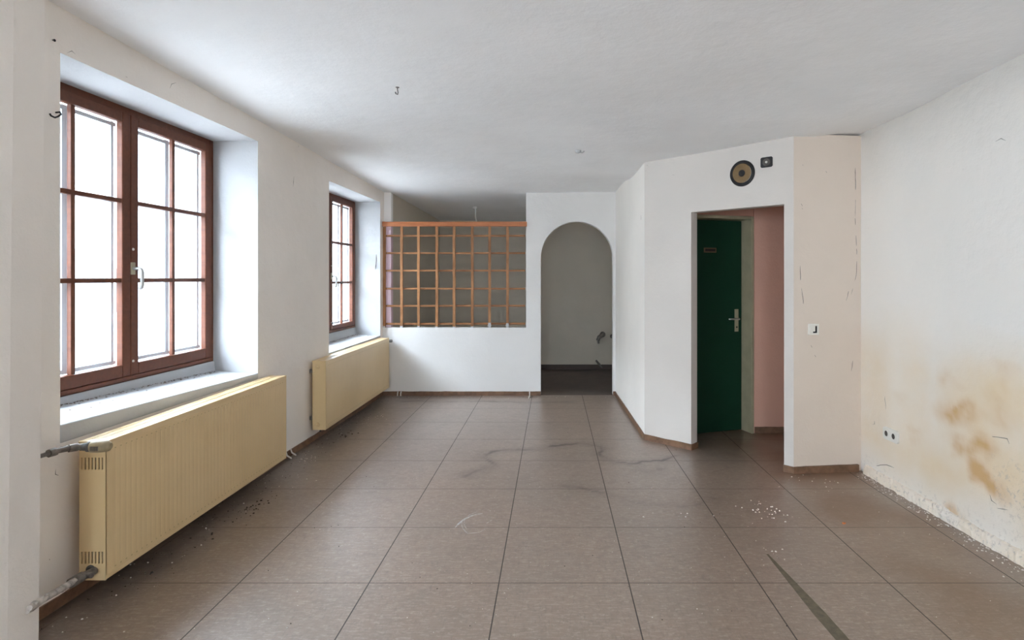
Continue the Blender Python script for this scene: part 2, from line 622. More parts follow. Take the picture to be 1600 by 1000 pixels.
mb = MB()
xs = frange(-3.0, 3.2, 0.1); ys = frange(-5.3, 9.3, 0.1)
mb.gridwall(xs, ys, lambda u, v, d: (u, v, ZC(u, v) + 0.12 * d))
ceiling = struct(mb.build('ceiling', M['ceiling']))
for p in ceiling.data.polygons:
    p.use_smooth = abs(p.normal.z) > 0.9

# ------------------------------------------------------------------ left wall with recessed windows
W1 = dict(y0=2.504, y1=4.126, top=2.376, depth=0.305, g=[(2.625, 3.262), (3.385, 4.022)], gz=(0.922, 2.283), bars=(1.395, 1.842), fb=0.818)
W2 = dict(y0=5.377, y1=6.885, top=2.303, depth=0.285, g=[(5.49, 6.07), (6.19, 6.772)], gz=(0.905, 2.225), bars=(1.358, 1.79), fb=0.822)
W3 = dict(y0=-1.45, y1=0.95, top=2.38, depth=0.30, g=[(-1.33, -0.32), (-0.18, 0.83)], gz=(0.92, 2.28), bars=(1.39, 1.84), fb=0.82)  # unseen window, added to light the right wall and ceiling
W4 = dict(y0=-4.45, y1=-2.05, top=2.38, depth=0.30, g=[(-4.33, -3.32), (-3.18, -2.17)], gz=(0.92, 2.28), bars=(1.39, 1.84), fb=0.82)  # second unseen window, added behind the camera for more fill light
WINS = (W1, W2, W3, W4)
mb = MB()
us = [-5.1, 6.98] + frange(-5.0, 6.9, 0.35)
us = [u for u in us if all(abs(u - w_[k]) > 0.05 for w_ in WINS for k in ('y0', 'y1'))] + [w_[k] for w_ in WINS for k in ('y0', 'y1')]
us.append(7.15)
ZB = 0.70
vs = [0, ZB] + [w_['top'] for w_ in WINS] + [5]
TH = 0.47


def PL(u, v, d):
    x = XW(u)
    z = ZC(x, u) + 0.02 if v == 5 else v
    return (x - TH * d, u, z)


mb.gridwall(us, vs, PL, [(w_['y0'], w_['y1'], ZB, w_['top']) for w_ in WINS])
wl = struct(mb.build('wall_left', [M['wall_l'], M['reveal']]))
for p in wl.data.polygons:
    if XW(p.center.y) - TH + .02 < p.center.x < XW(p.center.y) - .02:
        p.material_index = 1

# pier near the camera on the left
mb = MB()
pts = [(-1.925, 1.45), (-1.905, 2.05), (-1.927, 2.20), (-2.14, 2.20), (-2.14, 1.45)]


def pier_pt(i, z):
    x, y = pts[i]
    lean = (1.41 - z) * 0.010
    return (x - (lean if i < 3 else 0), y, z)


n = len(pts)
zl = [0, 0.9, 1.8, 2.62]
for a in range(len(zl) - 1):
    for i in range(n):
        j = (i + 1) % n
        mb.add([pier_pt(i, zl[a]), pier_pt(j, zl[a]), pier_pt(j, zl[a + 1]), pier_pt(i, zl[a + 1])], [(0, 1, 2, 3)])
mb.add([pier_pt(i, 2.62) for i in range(n)], [tuple(range(n))])
mb.add([pier_pt(i, 0) for i in range(n)], [tuple(range(n))])
pier = struct(mb.build('wall_left_pier', M['wall_l'], bevel=0.006))


# ------------------------------------------------------------------ windows
def make_window(name, w_, sz_near, sz_far):
    dep = w_['depth']
    y0, y1, top, fb = w_['y0'], w_['y1'], w_['top'], w_['fb']

    def P(d, y, z):
        return (XW(y) - dep - d, y, z)
    root = struct(empty(name, (XW((y0 + y1) / 2) - dep, (y0 + y1) / 2, fb)))
    g0, g1 = w_['gz']
    ym = (w_['g'][0][1] + w_['g'][1][0]) / 2
    fw = 0.045
    m = MB()                       # fixed outer frame
    m.box(0.012, 0.066, y0 - .004, y0 + fw, fb, top + .01, P)
    m.box(0.012, 0.066, y1 - fw, y1 + .004, fb, top + .01, P)
    m.box(0.012, 0.066, y0 + fw, y1 - fw, top - fw, top + .01, P)
    m.box(0.012, 0.066, y0 + fw, y1 - fw, fb, fb + 0.045, P)
    m.box(-0.006, 0.02, y0 + fw, y1 - fw, fb + 0.012, fb + 0.034, P)
    m.build('window_frame', M['frame'], root, bevel=0.004)
    for ci, (a, b_) in enumerate(w_['g']):
        m = MB()                   # casement
        oa = y0 + 0.035 if ci == 0 else ym + 0.002
        ob = ym - 0.002 if ci == 0 else y1 - 0.035
        zb, zt = fb + 0.035, top - 0.035
        m.box(0, 0.036, oa, a, zb, zt, P)
        m.box(0, 0.036, b_, ob, zb, zt, P)
        m.box(0, 0.036, a, b_, zb, g0, P)
        m.box(0, 0.036, a, b_, g1, zt, P)
        cs = m.build('casement', M['frame'], root, bevel=0.005)
        m = MB()                   # glazing bars
        yc = (a + b_) / 2
        bw = 0.0125
        m.box(0.008, 0.031, yc - bw, yc + bw, g0 - .002, g1 + .002, P)
        for z in w_['bars']:
            m.box(0.0075, 0.0305, a - .002, b_ + .002, z - bw, z + bw, P)
        m.build('glazing_bars', M['frame'], cs, bevel=0.003)
        m = MB()                   # glass
        for pa, pb in ((a, yc - bw), (yc + bw, b_)):
            zz = [g0] + [q for z in w_['bars'] for q in (z - bw, z + bw)] + [g1]
            for k in range(0, len(zz), 2):
                m.box(0.024, 0.028, pa, pb, zz[k], zz[k + 1], P)
        m.build('glass', M['glass'], cs)
        m = MB()                   # grey spacer grid on the outer side
        sw = 0.017
        dd = 0.052
        m.box(dd, dd + .012, yc - sw, yc + sw, g0, g1, P)
        m.box(dd, dd + .012, a - .002, a + sw, g0, g1, P)
        m.box(dd, dd + .012, b_ - sw, b_ + .002, g0, g1, P)
        for z in w_['bars'] + (g0 + sw * .8, g1 - sw * .8):
            m.box(dd + .001, dd + .011, a - .02, b_ + .02, z - sw * .6, z + sw * .6, P)
        m.build('outer_spacer_bars', M['spacer'], cs)
        if ci == 1:
            hz = w_['bars'][0] + 0.068
            hy = ym + 0.014
            m = MB()
            m.box(-0.006, 0.001, hy - 0.016, hy + 0.016, hz - 0.035, hz + 0.035, P)
            h = m.build('window_handle', M['brass'], cs, bevel=0.003)
            m2 = MB()
            xx, yy, _ = P(0, hy, 0)
            m2.tube([(xx + 0.004, yy, hz), (xx + 0.040, yy, hz), (xx + 0.050, yy, hz - 0.006), (xx + 0.054, yy + .001, hz - 0.02),
                     (xx + 0.054, yy + .002, hz - 0.095), (xx + 0.050, yy + .002, hz - 0.11), (xx + 0.040, yy + .002, hz - 0.116)], [.010, .009, .009, .0095, .0095, .009, .008], 12)
            l = m2.build('handle_lever', M['lever'], cs)
    # cap screws, catch
    m = MB()
    for z in (hz + 0.11, fb + 0.115):
        xx, yy, _ = P(0, ym + 0.018, 0)
        m.lathe((xx, yy, z), (1, 0, 0), [(-0.002, 0.008), (0.004, 0.007), (0.006, 0.004)], 12)
    m.build('cap_screws', M['white_plastic'], root)
    # plaster sill
    m = MB()
    f0, f1 = XW(y0) + .002, XW(y1) + .002
    bx0, bx1 = XW(y0) - TH, XW(y1) - TH
    q = 0.018
    m.hexa([(f0, y0 - .003, ZB - .003), (f1, y1 + .003, ZB - .003), (bx1, y1 + .003, ZB - .003), (bx0, y0 - .003, ZB - .003)],
           [(f0, y0 - .003, sz_near), (f1, y1 + .003, sz_far), (bx1, y1 + .003, sz_far + q + .01), (bx0, y0 - .003, sz_near + q + .01)])
    m.build('window_sill', M['wall_dimmed'], root, bevel=0.006)
    m = MB()     # filler strip between sill and frame
    m.hexa([P(-.004, y0, sz_near - .01), P(-.004, y1, sz_far - .01), P(0.10, y1, sz_far - .01), P(0.10, y0, sz_near - .01)],
           [P(.004, y0, fb + .004), P(.004, y1, fb + .004), P(0.10, y1, fb + .004), P(0.10, y0, fb + .004)])
    m.build('filler_strip', M['wall_dimmed'], root)
    # dirt crumbs lying along the frame
    rnd = random.Random(hash(name) % 1000 if False else len(name) + int(y0 * 10))
    m = MB()
    for k in range(260):
        y = rnd.uniform(y0 + .05, y1 - .03)
        d = -abs(rnd.gauss(0.006, 0.020))
        if rnd.random() < .12:
            d = -rnd.uniform(.03, .2)
        zt = lerp(sz_near, sz_far, (y - y0) / (y1 - y0)) + (q + .01) * (dep + d) / TH
        s_ = rnd.uniform(.002, .006)
        x, yy, _ = P(d, y, 0)
        m.lathe((x, yy, zt - .001), (0, 0, 1), [(0, s_), (s_ * .5, s_ * .8), (s_ * .7, s_ * .2)], 5)
    g = m.build('sill_dirt', M['dust'], root)
    g['kind'] = 'stuff'
    # smooth, lit reveals are part of the wall; a portal sits outside
    return root


make_window('window_1', W1, 0.778, 0.735)
make_window('window_2', W2, 0.716, 0.727)
make_window('window_3', W3, 0.75, 0.75)
make_window('window_4', W4, 0.75, 0.75)

# ------------------------------------------------------------------ back wall: half wall, arch wall
mb = MB()
mb.gridwall([-2.045, -0.1463], [0, 0.812], lambda u, v, d: (u, 6.98 + 0.12 * d, v))
hw = struct(mb.build('wall_back_low', M['wall_back']))
mb = MB()
cxa, ra, zs = 0.287, 0.433, 1.651
AX0, AX1 = cxa - ra, cxa + ra
us = [-0.322, AX0, AX1, 0.752] + [cxa - ra * math.cos(math.pi * k / 40) for k in range(1, 40)]
YB = 6.98


def PA(u, v, d):
    if v == 1:
        t = max(0, ra * ra - (u - cxa) ** 2)
        z = zs + math.sqrt(t)
    elif v == 2:
        z = ZC(u, YB) + 0.02
    elif v == 0.5:
        z = 0.812
    else:
        z = 0
    return (u, YB + 0.12 * d, z)


mb.gridwall(us, [0, 0.5, 1, 2], PA, [(AX0, AX1, 0, 1), (-1, AX0, 0, 0.5)])
aw = struct(mb.build('wall_back', M['wall_back']))

# stub behind the lattice, pink below, white above
mb = MB()
mb.box(-2.06, -1.953, 7.035, 7.13, 0.60, 2.07, mi=0)
mb.box(-2.06, -1.953, 7.035, 7.13, 2.07, 2.46, mi=1)
struct(mb.build('wall_back_stub', [M['palepink'], M['wall_white']]))

# back room walls
mb = MB()
A, B = (-1.955, 7.10), (-1.745, 8.98)
mb.hexa([(A[0], A[1], 0), (B[0], B[1], 0), (B[0] - .3, B[1], 0), (A[0] - .3, A[1], 0)],
        [(A[0], A[1], 2.5), (B[0], B[1], 2.5), (B[0] - .3, B[1], 2.5), (A[0] - .3, A[1], 2.5)])
struct(mb.build('wall_back_room_left', M['backroom']))
mb = MB()
mb.box(-2.1, 1.6, 8.98, 9.2, 0, 2.5)
brw = struct(mb.build('wall_back_room_end', M['backroom']))
mb = MB()
mb.box(1.3, 1.5, 7.0, 8.98, 0, 2.5)
mb.box(0.85, 1.5, 6.98, 7.1, 0, 2.5)
struct(mb.build('wall_back_room_right', M['backroom']))
mb = MB()
mb.box(-1.75, 1.3, 8.955, 8.982, 0, 0.075)
struct(mb.build('baseboard_back_room', simple('dark_skirting', (0.07, 0.045, 0.033), 0.5)))

# ------------------------------------------------------------------ partition, slanted wall with doorway, pier, right wall
def wallseg(A, B, th, holes=(), us=(), vs=(), name='wall', mat=None, side=1, ztop=None, attr=None, fix=True):
    A = Vector(A); B = Vector(B)
    L = (B - A).length
    d_ = (B - A) / L
    nrm = Vector((-d_.y, d_.x)) * side

    def P(u, v, d):
        p = A + d_ * u + nrm * (th * d)
        q = A + d_ * u
        z = ZC(q.x, q.y) + 0.02 if v == 9 else v
        return (p.x, p.y, z)
    m = MB()
    m.gridwall([0, L] + list(us), [0, 9] + list(vs), P, holes)
    return struct(m.build(name, mat or M['wall'], attr=attr, fix=fix)), d_, nrm, L


wallseg(C1, C2, 0.10, name='wall_partition', side=1, mat=M['wall'])
# slanted wall: along C2 -> C3
L23 = math.hypot(C3[0] - C2[0], C3[1] - C2[1])
u0, u1 = 0.3554 * L23, 0.946 * L23
DT = 1.945
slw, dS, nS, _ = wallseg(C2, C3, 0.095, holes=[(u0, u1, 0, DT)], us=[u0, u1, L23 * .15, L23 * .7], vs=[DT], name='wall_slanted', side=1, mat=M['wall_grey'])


def PS(u, z, out=0.0):    # point on slanted wall surface, out = towards the room
    p = Vector(C2) + dS * u - nS * out
    return Vector((p.x, p.y, z))


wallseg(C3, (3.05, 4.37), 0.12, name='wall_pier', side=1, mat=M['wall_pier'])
mb = MB()    # narrow return closing the slanted wall end to the pier is shared geometry


blot = [  # px, py, radius px, strength
    (1482, 648, 13, .62), (1495, 648, 11, .6), (1510, 643, 11, .45), (1522, 640, 9, .3), (1556, 625, 11, .3), (1560, 650, 13, .3), (1573, 668, 12, .22),
    (1475, 592, 10, .42), (1570, 578, 12, .4), (1502, 598, 8, .2), (1502, 699, 10, .6), (1488, 690, 9, .35), (1514, 702, 8, .35), (1535, 690, 10, .95), (1527, 703, 8, .55),
    (1545, 704, 8, .5), (1520, 722, 7, .45), (1523, 735, 8, .75), (1533, 745, 8, .8), (1542, 743, 9, 1.0), (1552, 752, 8, .5), (1562, 768, 8, .4), (1572, 785, 8, .3),
    (1495, 803, 10, .7), (1487, 800, 6, .4), (1428, 672, 6, .35), (1430, 690, 5, .25), (1405, 620, 9, .18)]
blw = []
for px, py, r, s_ in blot:
    Y = 2.425 / ((px - 864) / 911 + .04)
    blw.append((Y, 1.41 - (py - 434) * Y / 911, r * Y / 911 * 1.15, s_))


def stain(x, y, z):
    nz = noise.noise((y * 2.2, z * 2.2, 4)) * .14 + noise.noise((y * 6, z * 6, 8)) * .05
    g = max(0, min(1, (1.20 + nz - z) / 0.40))
    g *= 0.85 - 0.55 * max(0, 1 - abs(y - 3.50) / .28) * max(0, min(1, (z - .25) / .3))
    g *= min(1, 0.55 + (4.4 - y) * .5) if y > 3.6 else 1
    g = g * (0.85 + 0.5 * noise.noise((y * 3, z * 3, 14)))
    g *= max(.25, min(1, (z + .05) / .35))
    r = 0
    if 2.3 < y < 4.2 and z < 1.4:
        yy = y + noise.noise((y * 9, z * 9, 1)) * .05 + noise.noise((y * 25, z * 25, 1)) * .012
        zz = z + noise.noise((y * 9, z * 9, 6)) * .05 + noise.noise((y * 25, z * 25, 6)) * .012
        for by, bz, br, bs in blw:
            q = ((yy - by) / (br * 2.0)) ** 2 + ((zz - bz) / (br * 1.35)) ** 2
            if q < 6:
                r += bs * 0.85 * math.exp(-q * 1.15)
    r = max(0, r - 0.05) * (1 + .5 * noise.noise((y * 30, z * 30, 3))) if r > 0 else 0
    b_ = 0
    if z < 0.5:
        b_ = max(0, 1 - z / 0.16) * .9
        b_ = max(b_, max(0, 1 - abs(y - 2.85) / .28) * max(0, 1 - abs(z - .33) / .3))
    return (min(1, r), max(0, min(1, g)), min(1, b_))


mb = MB()
us = [-5.1, 0, 1.4] + frange(2.2, 4.300, 0.018)
vs = frange(0, 1.5, 0.018) + [1.9, 9]


def PR(u, v, d):
    x = XR(u)
    z = ZC(x, u) + .02 if v == 9 else v
    bulge = 0.004 * noise.noise((u * 2, v * 2, 3)) if d == 0 and 0.05 < v < 1.6 else 0
    return (x + 0.2 * d + bulge, u, z)


mb.gridwall(us, vs, PR)
rw = struct(mb.build('wall_right', M['damp'], attr=('stain', stain)))
for p in rw.data.polygons:
    p.use_smooth = abs(p.normal.x) > .9
# crumbling plaster ledge along its foot
mb = MB()
us = frange(1.2, 4.2, 0.02)


def foot(u, v, d):
    prof = {0: 0.024, 1: 0.020, 2: 0.012, 3: -0.01}
    zz = {0: -0.001, 1: 0.03, 2: 0.058, 3: 0.070}
    nn = noise.noise((u * 11, v * 3, 2)) * .011 + noise.noise((u * 37, v * 9, 2)) * .008
    x = XR(u)
    if d == 1:
        return (x + .01, u, zz[v])
    return (x - prof[v] - nn * (1.4 if v == 0 else 1), u, zz[v] + (nn * .5 if v > 0 else 0))


mb.gridwall(us, [0, 1, 2, 3], foot)
bb = struct(mb.build('baseboard_right', M['damp'], attr=('stain', lambda x, y, z: (0, .35 + .3 * noise.noise((y * 4, z, 1)), .8))))

# rear wall behind the camera
mb = MB()
mb.gridwall([-2.8, -1.0, 0.0, 2.9], [0, .9, 2.2, 9], lambda u, v, d: (u, -5.0 - 0.2 * d, ZC(u, -5) + .02 if v == 9 else v), [(-1.0, 0.0, .9, 2.2)])
struct(mb.build('wall_rear', M['wall']))
root = struct(empty('fillwin5', (-.5, -5.1, .9)))  # added out of view, sized as fill for left wall and ceiling
m = MB()
m.box(-1.0, -.94, -5.16, -5.09, .9, 2.2); m.box(-.06, 0, -5.16, -5.09, .9, 2.2)
m.box(-.94, -.06, -5.159, -5.091, .9, .96); m.box(-.94, -.06, -5.159, -5.091, 2.14, 2.2)
m.build('window_frame', M['frame'], root)
m = MB()
m.box(-.94, -.06, -5.127, -5.123, .96, 2.14)
m.build('glass', M['glass'], root)

# ------------------------------------------------------------------ corridor behind the doorway
dD = Vector((0.954, 0.300)).normalized()
nD = Vector((-dD.y, dD.x))          # away from the camera
F0 = Vector((1.822, 5.286))         # front outer corner of the frame jamb
DH = 1.938


def PD(a, d, z):                     # a: along door wall measured back from F0, d: depth behind wall front
    p = F0 + dD * a + nD * d
    return (p.x, p.y, z)


mb = MB()
aL = -0.87
mb.gridwall([-0.915, aL, -0.004], [0, DH + .03, 2.5], lambda u, v, d: PD(u, 0.004 + .15 * d, v), [(aL, 1, 0, DH + .03)])
struct(mb.build('wall_corridor_left', M['pink']))
mb = MB()
mb.box(1.822, 3.1, 5.292, 5.4, 0, 2.5)
pw = struct(mb.build('wall_corridor_end', M['pink']))
mb = MB()
mb.box(3.0, 3.1, 4.3, 5.4, 0, 2.5)
struct(mb.build('wall_corridor_right', M['pink']))

mb = MB()
mb.box(0.9, 3.1, 6.1, 6.2, 0, 2.5)
mb.box(3.0, 3.1, 5.4, 6.2, 0, 2.5)
struct(mb.build('wall_behind_door', M['pink']))

door = struct(empty('door_1', PD(-0.4, .15, 0)))
m = MB()
m.hexa([PD(-.03, -.003, 0), PD(0.0, -.003, 0), PD(0.0, .17, 0), PD(-.03, .17, 0)], [PD(-.03, -.003, DH + .028), PD(0, -.003, DH + .028), PD(0, .17, DH + .028), PD(-.03, .17, DH + .028)])
m.hexa([PD(aL, -.003, 0), PD(aL + .03, -.003, 0), PD(aL + .03, .17, 0), PD(aL, .17, 0)], [PD(aL, -.003, DH + .028), PD(aL + .03, -.003, DH + .028), PD(aL + .03, .17, DH + .028), PD(aL, .17, DH + .028)])
m.hexa([PD(aL + .03, -.002, DH), PD(-.03, -.002, DH), PD(-.03, .17, DH), PD(aL + .03, .17, DH)], [PD(aL + .03, -.002, DH + .028), PD(-.03, -.002, DH + .028), PD(-.03, .17, DH + .028), PD(aL + .03, .17, DH + .028)])
m.build('door_frame', M['olive'], door, bevel=0.003)
m = MB()
a0, a1 = aL + .034, -.036
m.hexa([PD(a0, .135, .004), PD(a1, .135, .004), PD(a1, .168, .004), PD(a0, .168, .004)], [PD(a0, .135, DH - .004), PD(a1, .135, DH - .004), PD(a1, .168, DH - .004), PD(a0, .168, DH - .004)])
leaf = m.build('door_leaf', M['green'], door, bevel=0.003)


def PDb(m, a0, a1, d0, d1, z0, z1):
    m.hexa([PD(a0, d0, z0), PD(a1, d0, z0), PD(a1, d1, z0), PD(a0, d1, z0)], [PD(a0, d0, z1), PD(a1, d0, z1), PD(a1, d1, z1), PD(a0, d1, z1)])


def door_a(px):                      # along-wall coordinate on the leaf front for a picture column
    r = (px - 864) / 911
    o = F0 + nD * .135
    # (o.x + dD.x*a) = r (o.y + dD.y*a)
    return (r * o.y - o.x) / (dD.x - r * dD.y)


ha = door_a(1150.5)
yy_ = (F0 + dD * ha + nD * .135).y
hz = lambda py: 1.41 - (py - 434) * yy_ / 911
m = MB()
PDb(m, ha - .020, ha + .020, .128, .136, hz(518), hz(483))
hd = m.build('door_handle', M['brass'], leaf, bevel=0.003)
m = MB()
zz = hz(498)
m.tube([PD(ha, .13, zz), PD(ha, .09, zz), PD(ha - .012, .082, zz), PD(ha - .10, .080, zz + .002), PD(ha - .112, .088, zz + .001)], [.009, .009, .009, .008, .007], 10)
m.build('handle_lever', M['chrome'], leaf)
m = MB()
m.lathe(PD(ha, .128, hz(511)), (-nD.x, -nD.y, 0), [(-.001, .008), (.002, .008)], 12)
m.build('keyhole', M['black'], leaf)
m = MB()
s0, s1 = door_a(1099.5), door_a(1119)
ys_ = (F0 + dD * s0 + nD * .135).y
z0_, z1_ = 1.41 - (394.5 - 434) * ys_ / 911, 1.41 - (387 - 434) * ys_ / 911
PDb(m, s0, s1, .130, .136, z0_, z1_)
m.build('name_plate', simple('plate_bronze', (0.17, 0.11, 0.06), 0.4, 0.3), leaf, bevel=0.002)
m = MB()
PDb(m, s0 + .012, s1 - .012, .128, .131, z0_ + .010, z1_ - .010)
m.build('name_plate_inset', simple('plate_dark', (0.02, 0.012, 0.010), 0.4), leaf)


# ------------------------------------------------------------------ skirting boards
def skirt(name, A, B, h=0.05, th=0.008, side=1, wob=True):
    A = Vector(A); B = Vector(B)
    L = (B - A).length; d_ = (B - A) / L; nn = Vector((-d_.y, d_.x)) * side
    m = MB()
    us = frange(0, L, 0.05)

    def P(u, v, d):
        p = A + d_ * u - nn * (th - (th + .01) * d)
        return (p.x, p.y, (h + 0.004 * noise.noise((p.x * 9, p.y * 9, 1))) if v else 0.0)
    m.gridwall(us, [0, 1], P)
    return struct(m.build(name, M['skirt']))


skirt('baseboard_left', (XW(2.2), 2.2), (XW(6.98), 6.98), side=1)
skirt('baseboard_back', (-2.03, 6.98), (AX0, 6.98))
skirt('baseboard_back', (AX1, 6.98), (0.75, 6.98))
skirt('baseboard_partition', C1, C2)
skirt('baseboard_slanted', C2, tuple(Vector(C2) + dS * (u0 + .002)))
pa = Vector(C2) + dS * u0
skirt('baseboard_slanted', tuple(pa - nS * .008), tuple(pa + nS * .10), side=1)
pb = Vector(C2) + dS * u1
skirt('baseboard_slanted', tuple(pb + nS * .0), tuple(C3))
skirt('baseboard_pier', (C3[0] - .004, C3[1]), (C4[0] - .03, C4[1] - .003), th=.012)
skirt('baseboard_corridor', (1.83, 5.292), (3.0, 5.292), h=.058)


# ------------------------------------------------------------------ lattice screen
root = tag(empty('lattice_screen', (-1.17, 6.99, 0.812)), 'brown wooden lattice screen standing on the white half wall', 'lattice')
m = MB()
m.box(-2.035, -0.312, 6.945, 6.979, 2.022, 2.078)
m.build('top_rail', M['rail'], root, bevel=0.003)


def lat_x(px, Y=6.99):
    return (px - 864) / 911 * Y


def lat_z(py, Y=6.99):
    return 1.41 - (py - 434) / 911 * Y


rnd = random.Random(3)
for i, px in enumerate((600.5, 627.5, 654, 682.5, 709.5, 738, 765, 793)):
    m = MB()
    x = lat_x(px); wv = 0.0155
    zt = 2.03
    nseg = 14
    wob = [rnd.uniform(-.002, .002) for _ in range(nseg + 1)]
    for k in range(nseg):
        za = lerp(0.813, zt, k / nseg); zb = lerp(0.813, zt, (k + 1) / nseg)
        m.hexa([(x - wv + wob[k], 6.982, za), (x + wv + wob[k], 6.982, za), (x + wv + wob[k], 7.004, za), (x - wv + wob[k], 7.004, za)],
               [(x - wv + wob[k + 1], 6.982, zb), (x + wv + wob[k + 1], 6.982, zb), (x + wv + wob[k + 1], 7.004, zb), (x - wv + wob[k + 1], 7.004, zb)])
    m.build('upright_slat', M['slat'], root)
for py in (368.5, 395.5, 423, 451, 478, 506):
    m = MB()
    z = lat_z(py, 7.01); tl = rnd.uniform(-.004, .004)
    m.hexa([(-2.030, 7.004, z - .011), (-0.335, 7.004, z - .011 + tl), (-0.335, 7.026, z - .011 + tl), (-2.030, 7.026, z - .011)],
           [(-2.030, 7.004, z + .011), (-0.335, 7.004, z + .011 + tl), (-0.335, 7.026, z + .011 + tl), (-2.030, 7.026, z + .011)])
    m.build('cross_slat', M['slat_h'], root, bevel=.002)
for px, h in ((627.5, .018), (654, .02), (600.5, .018), (682.5, .014), (709.5, .012), (738, .014), (765, .058), (793, .052)):
    m = MB()
    x = lat_x(px)
    m.box(x - .017, x + .017, 6.978, 6.9825, 0.813, 0.813 + h)
    m.build('white_paint_patch', M['wall_dimmed'], root)
m = MB()
m.box(lat_x(597) - .004, lat_x(602), 6.950, 6.978, 2.02, 2.085)
tag(m.build('plaster_lump', M['wall_dimmed'], bevel=.006), 'small white plaster lump where the lattice rail meets the window wall', 'plaster')

# ------------------------------------------------------------------ radiators
def radiator(y0, y1, z0, z1, x_back, x_front, label, slots_near=True, plugs_near=False):
    root = tag(empty('radiator', ((x_back + x_front) / 2, (y0 + y1) / 2, z0)), label, 'radiator', )
    # front panel with shallow channels
    m = MB()
    pitch = 0.0333
    n_ = int((y1 - y0 - 0.05) / pitch)
    start = (y0 + y1) / 2 - n_ * pitch / 2
    us = [y0, y1]
    for k in range(n_):
        c = start + (k + .5) * pitch
        us += [c - .0075, c - .0035, c + .0035, c + .0075]
    vs_ = [z0, z0 + .020, z0 + .030, z0 + .045, z1 - .045, z1 - .030, z1 - .020, z1]
    cen = [start + (k + .5) * pitch for k in range(n_)]

    def P(u, v, d):
        x = x_front
        if d == 1:
            return (x_front - .008, u, v)
        if z0 + .035 < v < z1 - .035 and any(abs(u - c) < .005 for c in cen):
            x -= 0.0006
        if v == z0 or v == z1:
            x -= 0.003
        return (x, u, v)
    m.gridwall(us, vs_, P)
    for k in range(n_):
        for zz in (z0 + .036, z1 - .036):
            c = cen[k]
            m.box(x_front - .004, x_front + .0004, c - .006, c + .004, zz - .0022, zz + .0022, mi=1)
    m.build('front_panel', [M['rad'], M['weld']], root)
    m = MB()
    m.box(x_back, x_back + .012, y0 + .01, y1 - .01, z0, z1 - .01)
    m.build('back_panel', M['rad'], root)
    m = MB()
    for k in range(int((y1 - y0) / .05)):
        yy = y0 + .03 + k * .05
        m.box(x_back + .014, x_front - .010, yy, yy + .0012, z0 + .03, z1 - .04)
    m.build('convector_fins', M['dark'], root)
    # side panels
    for end in (0, 1):
        yA = y0 if end == 0 else y1
        dr = 1 if end == 0 else -1
        m = MB()
        holes = []
        us2 = [x_back + .004, x_front]
        vs2 = [z0, z1]
        if (end == 0 and slots_near):
            wpan = x_front - x_back
            for k in range(7):
                c = x_back + .016 + k * (wpan - .030) / 6
                for (sa, sb) in ((z0 + .072, z0 + .124), (z1 - .116, z1 - .064)):
                    holes.append((c - .0034, c + .0034, sa, sb))
                    us2 += [c - .0034, c + .0034]; vs2 += [sa, sb]
        m.gridwall(us2, vs2, lambda u, v, d: (u, yA - dr * .002 + dr * .006 * d, v), holes)
        m.build('side_panel', M['rad'], root)
    if plugs_near:
        for zz in (z0 + .045, z1 - .045):
            m = MB()
            m.lathe(((x_back + x_front) / 2 - .01, y0 - .002, zz), (0, -1, 0), [(0, .019), (.003, .018), (.004, .012), (.010, .010), (.011, .004)], 18)
            m.build('blanking_plug', M['rad'], root)
    else:
        m = MB()
        m.lathe(((x_back + x_front) / 2 - .005, y0 - .001, z0 + .045), (0, -1, 0), [(0, .022), (.003, .021), (.004, .014), (.006, .012)], 18)
        m.build('valve_port', M['dark'], root)
    # top grille
    m = MB()
    m.box(x_back, x_back + .018, y0 - .002, y1 + .002, z1 - .002, z1 + .006)
    m.box(x_front - .018, x_front + .001, y0 - .002, y1 + .002, z1 - .002, z1 + .006)
    m.box((x_back + x_front) / 2 - .006, (x_back + x_front) / 2 + .006, y0 + .012, y1 - .012, z1 - .001, z1 + .005)
    k = y0 + .0
    while k < y1:
        m.box(x_back + .018, x_front - .018, k, min(k + .011, y1), z1 - .001, z1 + .005)
        k += .0165
    m.box(x_back + .018, x_front - .018, y0 - .002, y0 + .03, z1 - .0005, z1 + .0055)
    m.box(x_back + .018, x_front - .018, y1 - .03, y1 + .002, z1 - .0005, z1 + .0055)
    m.build('top_grille', M['rad'], root)
    # brackets to wall
    for yy in ((y0 + .015, y1 - .25) if plugs_near else (y0 + .4, y1 - .4)):
        for za in (z0 + .08, z1 - .10):
            m = MB()
            m.box(XW(yy) - .003, x_back + .003, yy, yy + .012, za, za + .03)
            m.build('wall_bracket', M['greymetal'], root)
    return root


R1 = radiator(2.53, 4.24, 0.098, 0.694, -2.058, -1.94, 'long cream radiator under the large window, valve at its near end')
R2 = radiator(4.95, 6.86, 0.118, 0.698, -2.045, -1.928, 'cream radiator under the small far window, beside the half wall', slots_near=False, plugs_near=True)

# thermostatic valve of the near radiator
m = MB()
vy, vz = 2.462, 0.690
m.lathe((-1.952, vy, vz + .006), (1, 0.12, 0.02), [(0, .018), (.004, .024), (.028, .0255), (.060, .024), (.073, .020), (.080, .012)], 24)
hd = m.build('thermostat_head', M['thermo'], R1)
m = MB()
m.lathe((-1.985, vy, vz + .006), (1, 0.05, 0.0), [(0, .012), (.004, .0165), (.018, .0165), (.020, .021), (.032, .021), (.034, .017)], 16)
m.tube([(-1.995, vy, vz), (-1.990, vy + .03, vz), (-1.990, 2.53, vz - .02)], .011, 12)
m.build('valve_body', M['dark'], R1)
m = MB()
for k in range(6):
    a = 0.02 + k * .004
    m.box(-1.935 + k * .006, -1.933 + k * .006, vy - .0260, vy - .0235, vz - .004, vz + .014)
m.build('valve_scale_marks', M['crack'], R1)

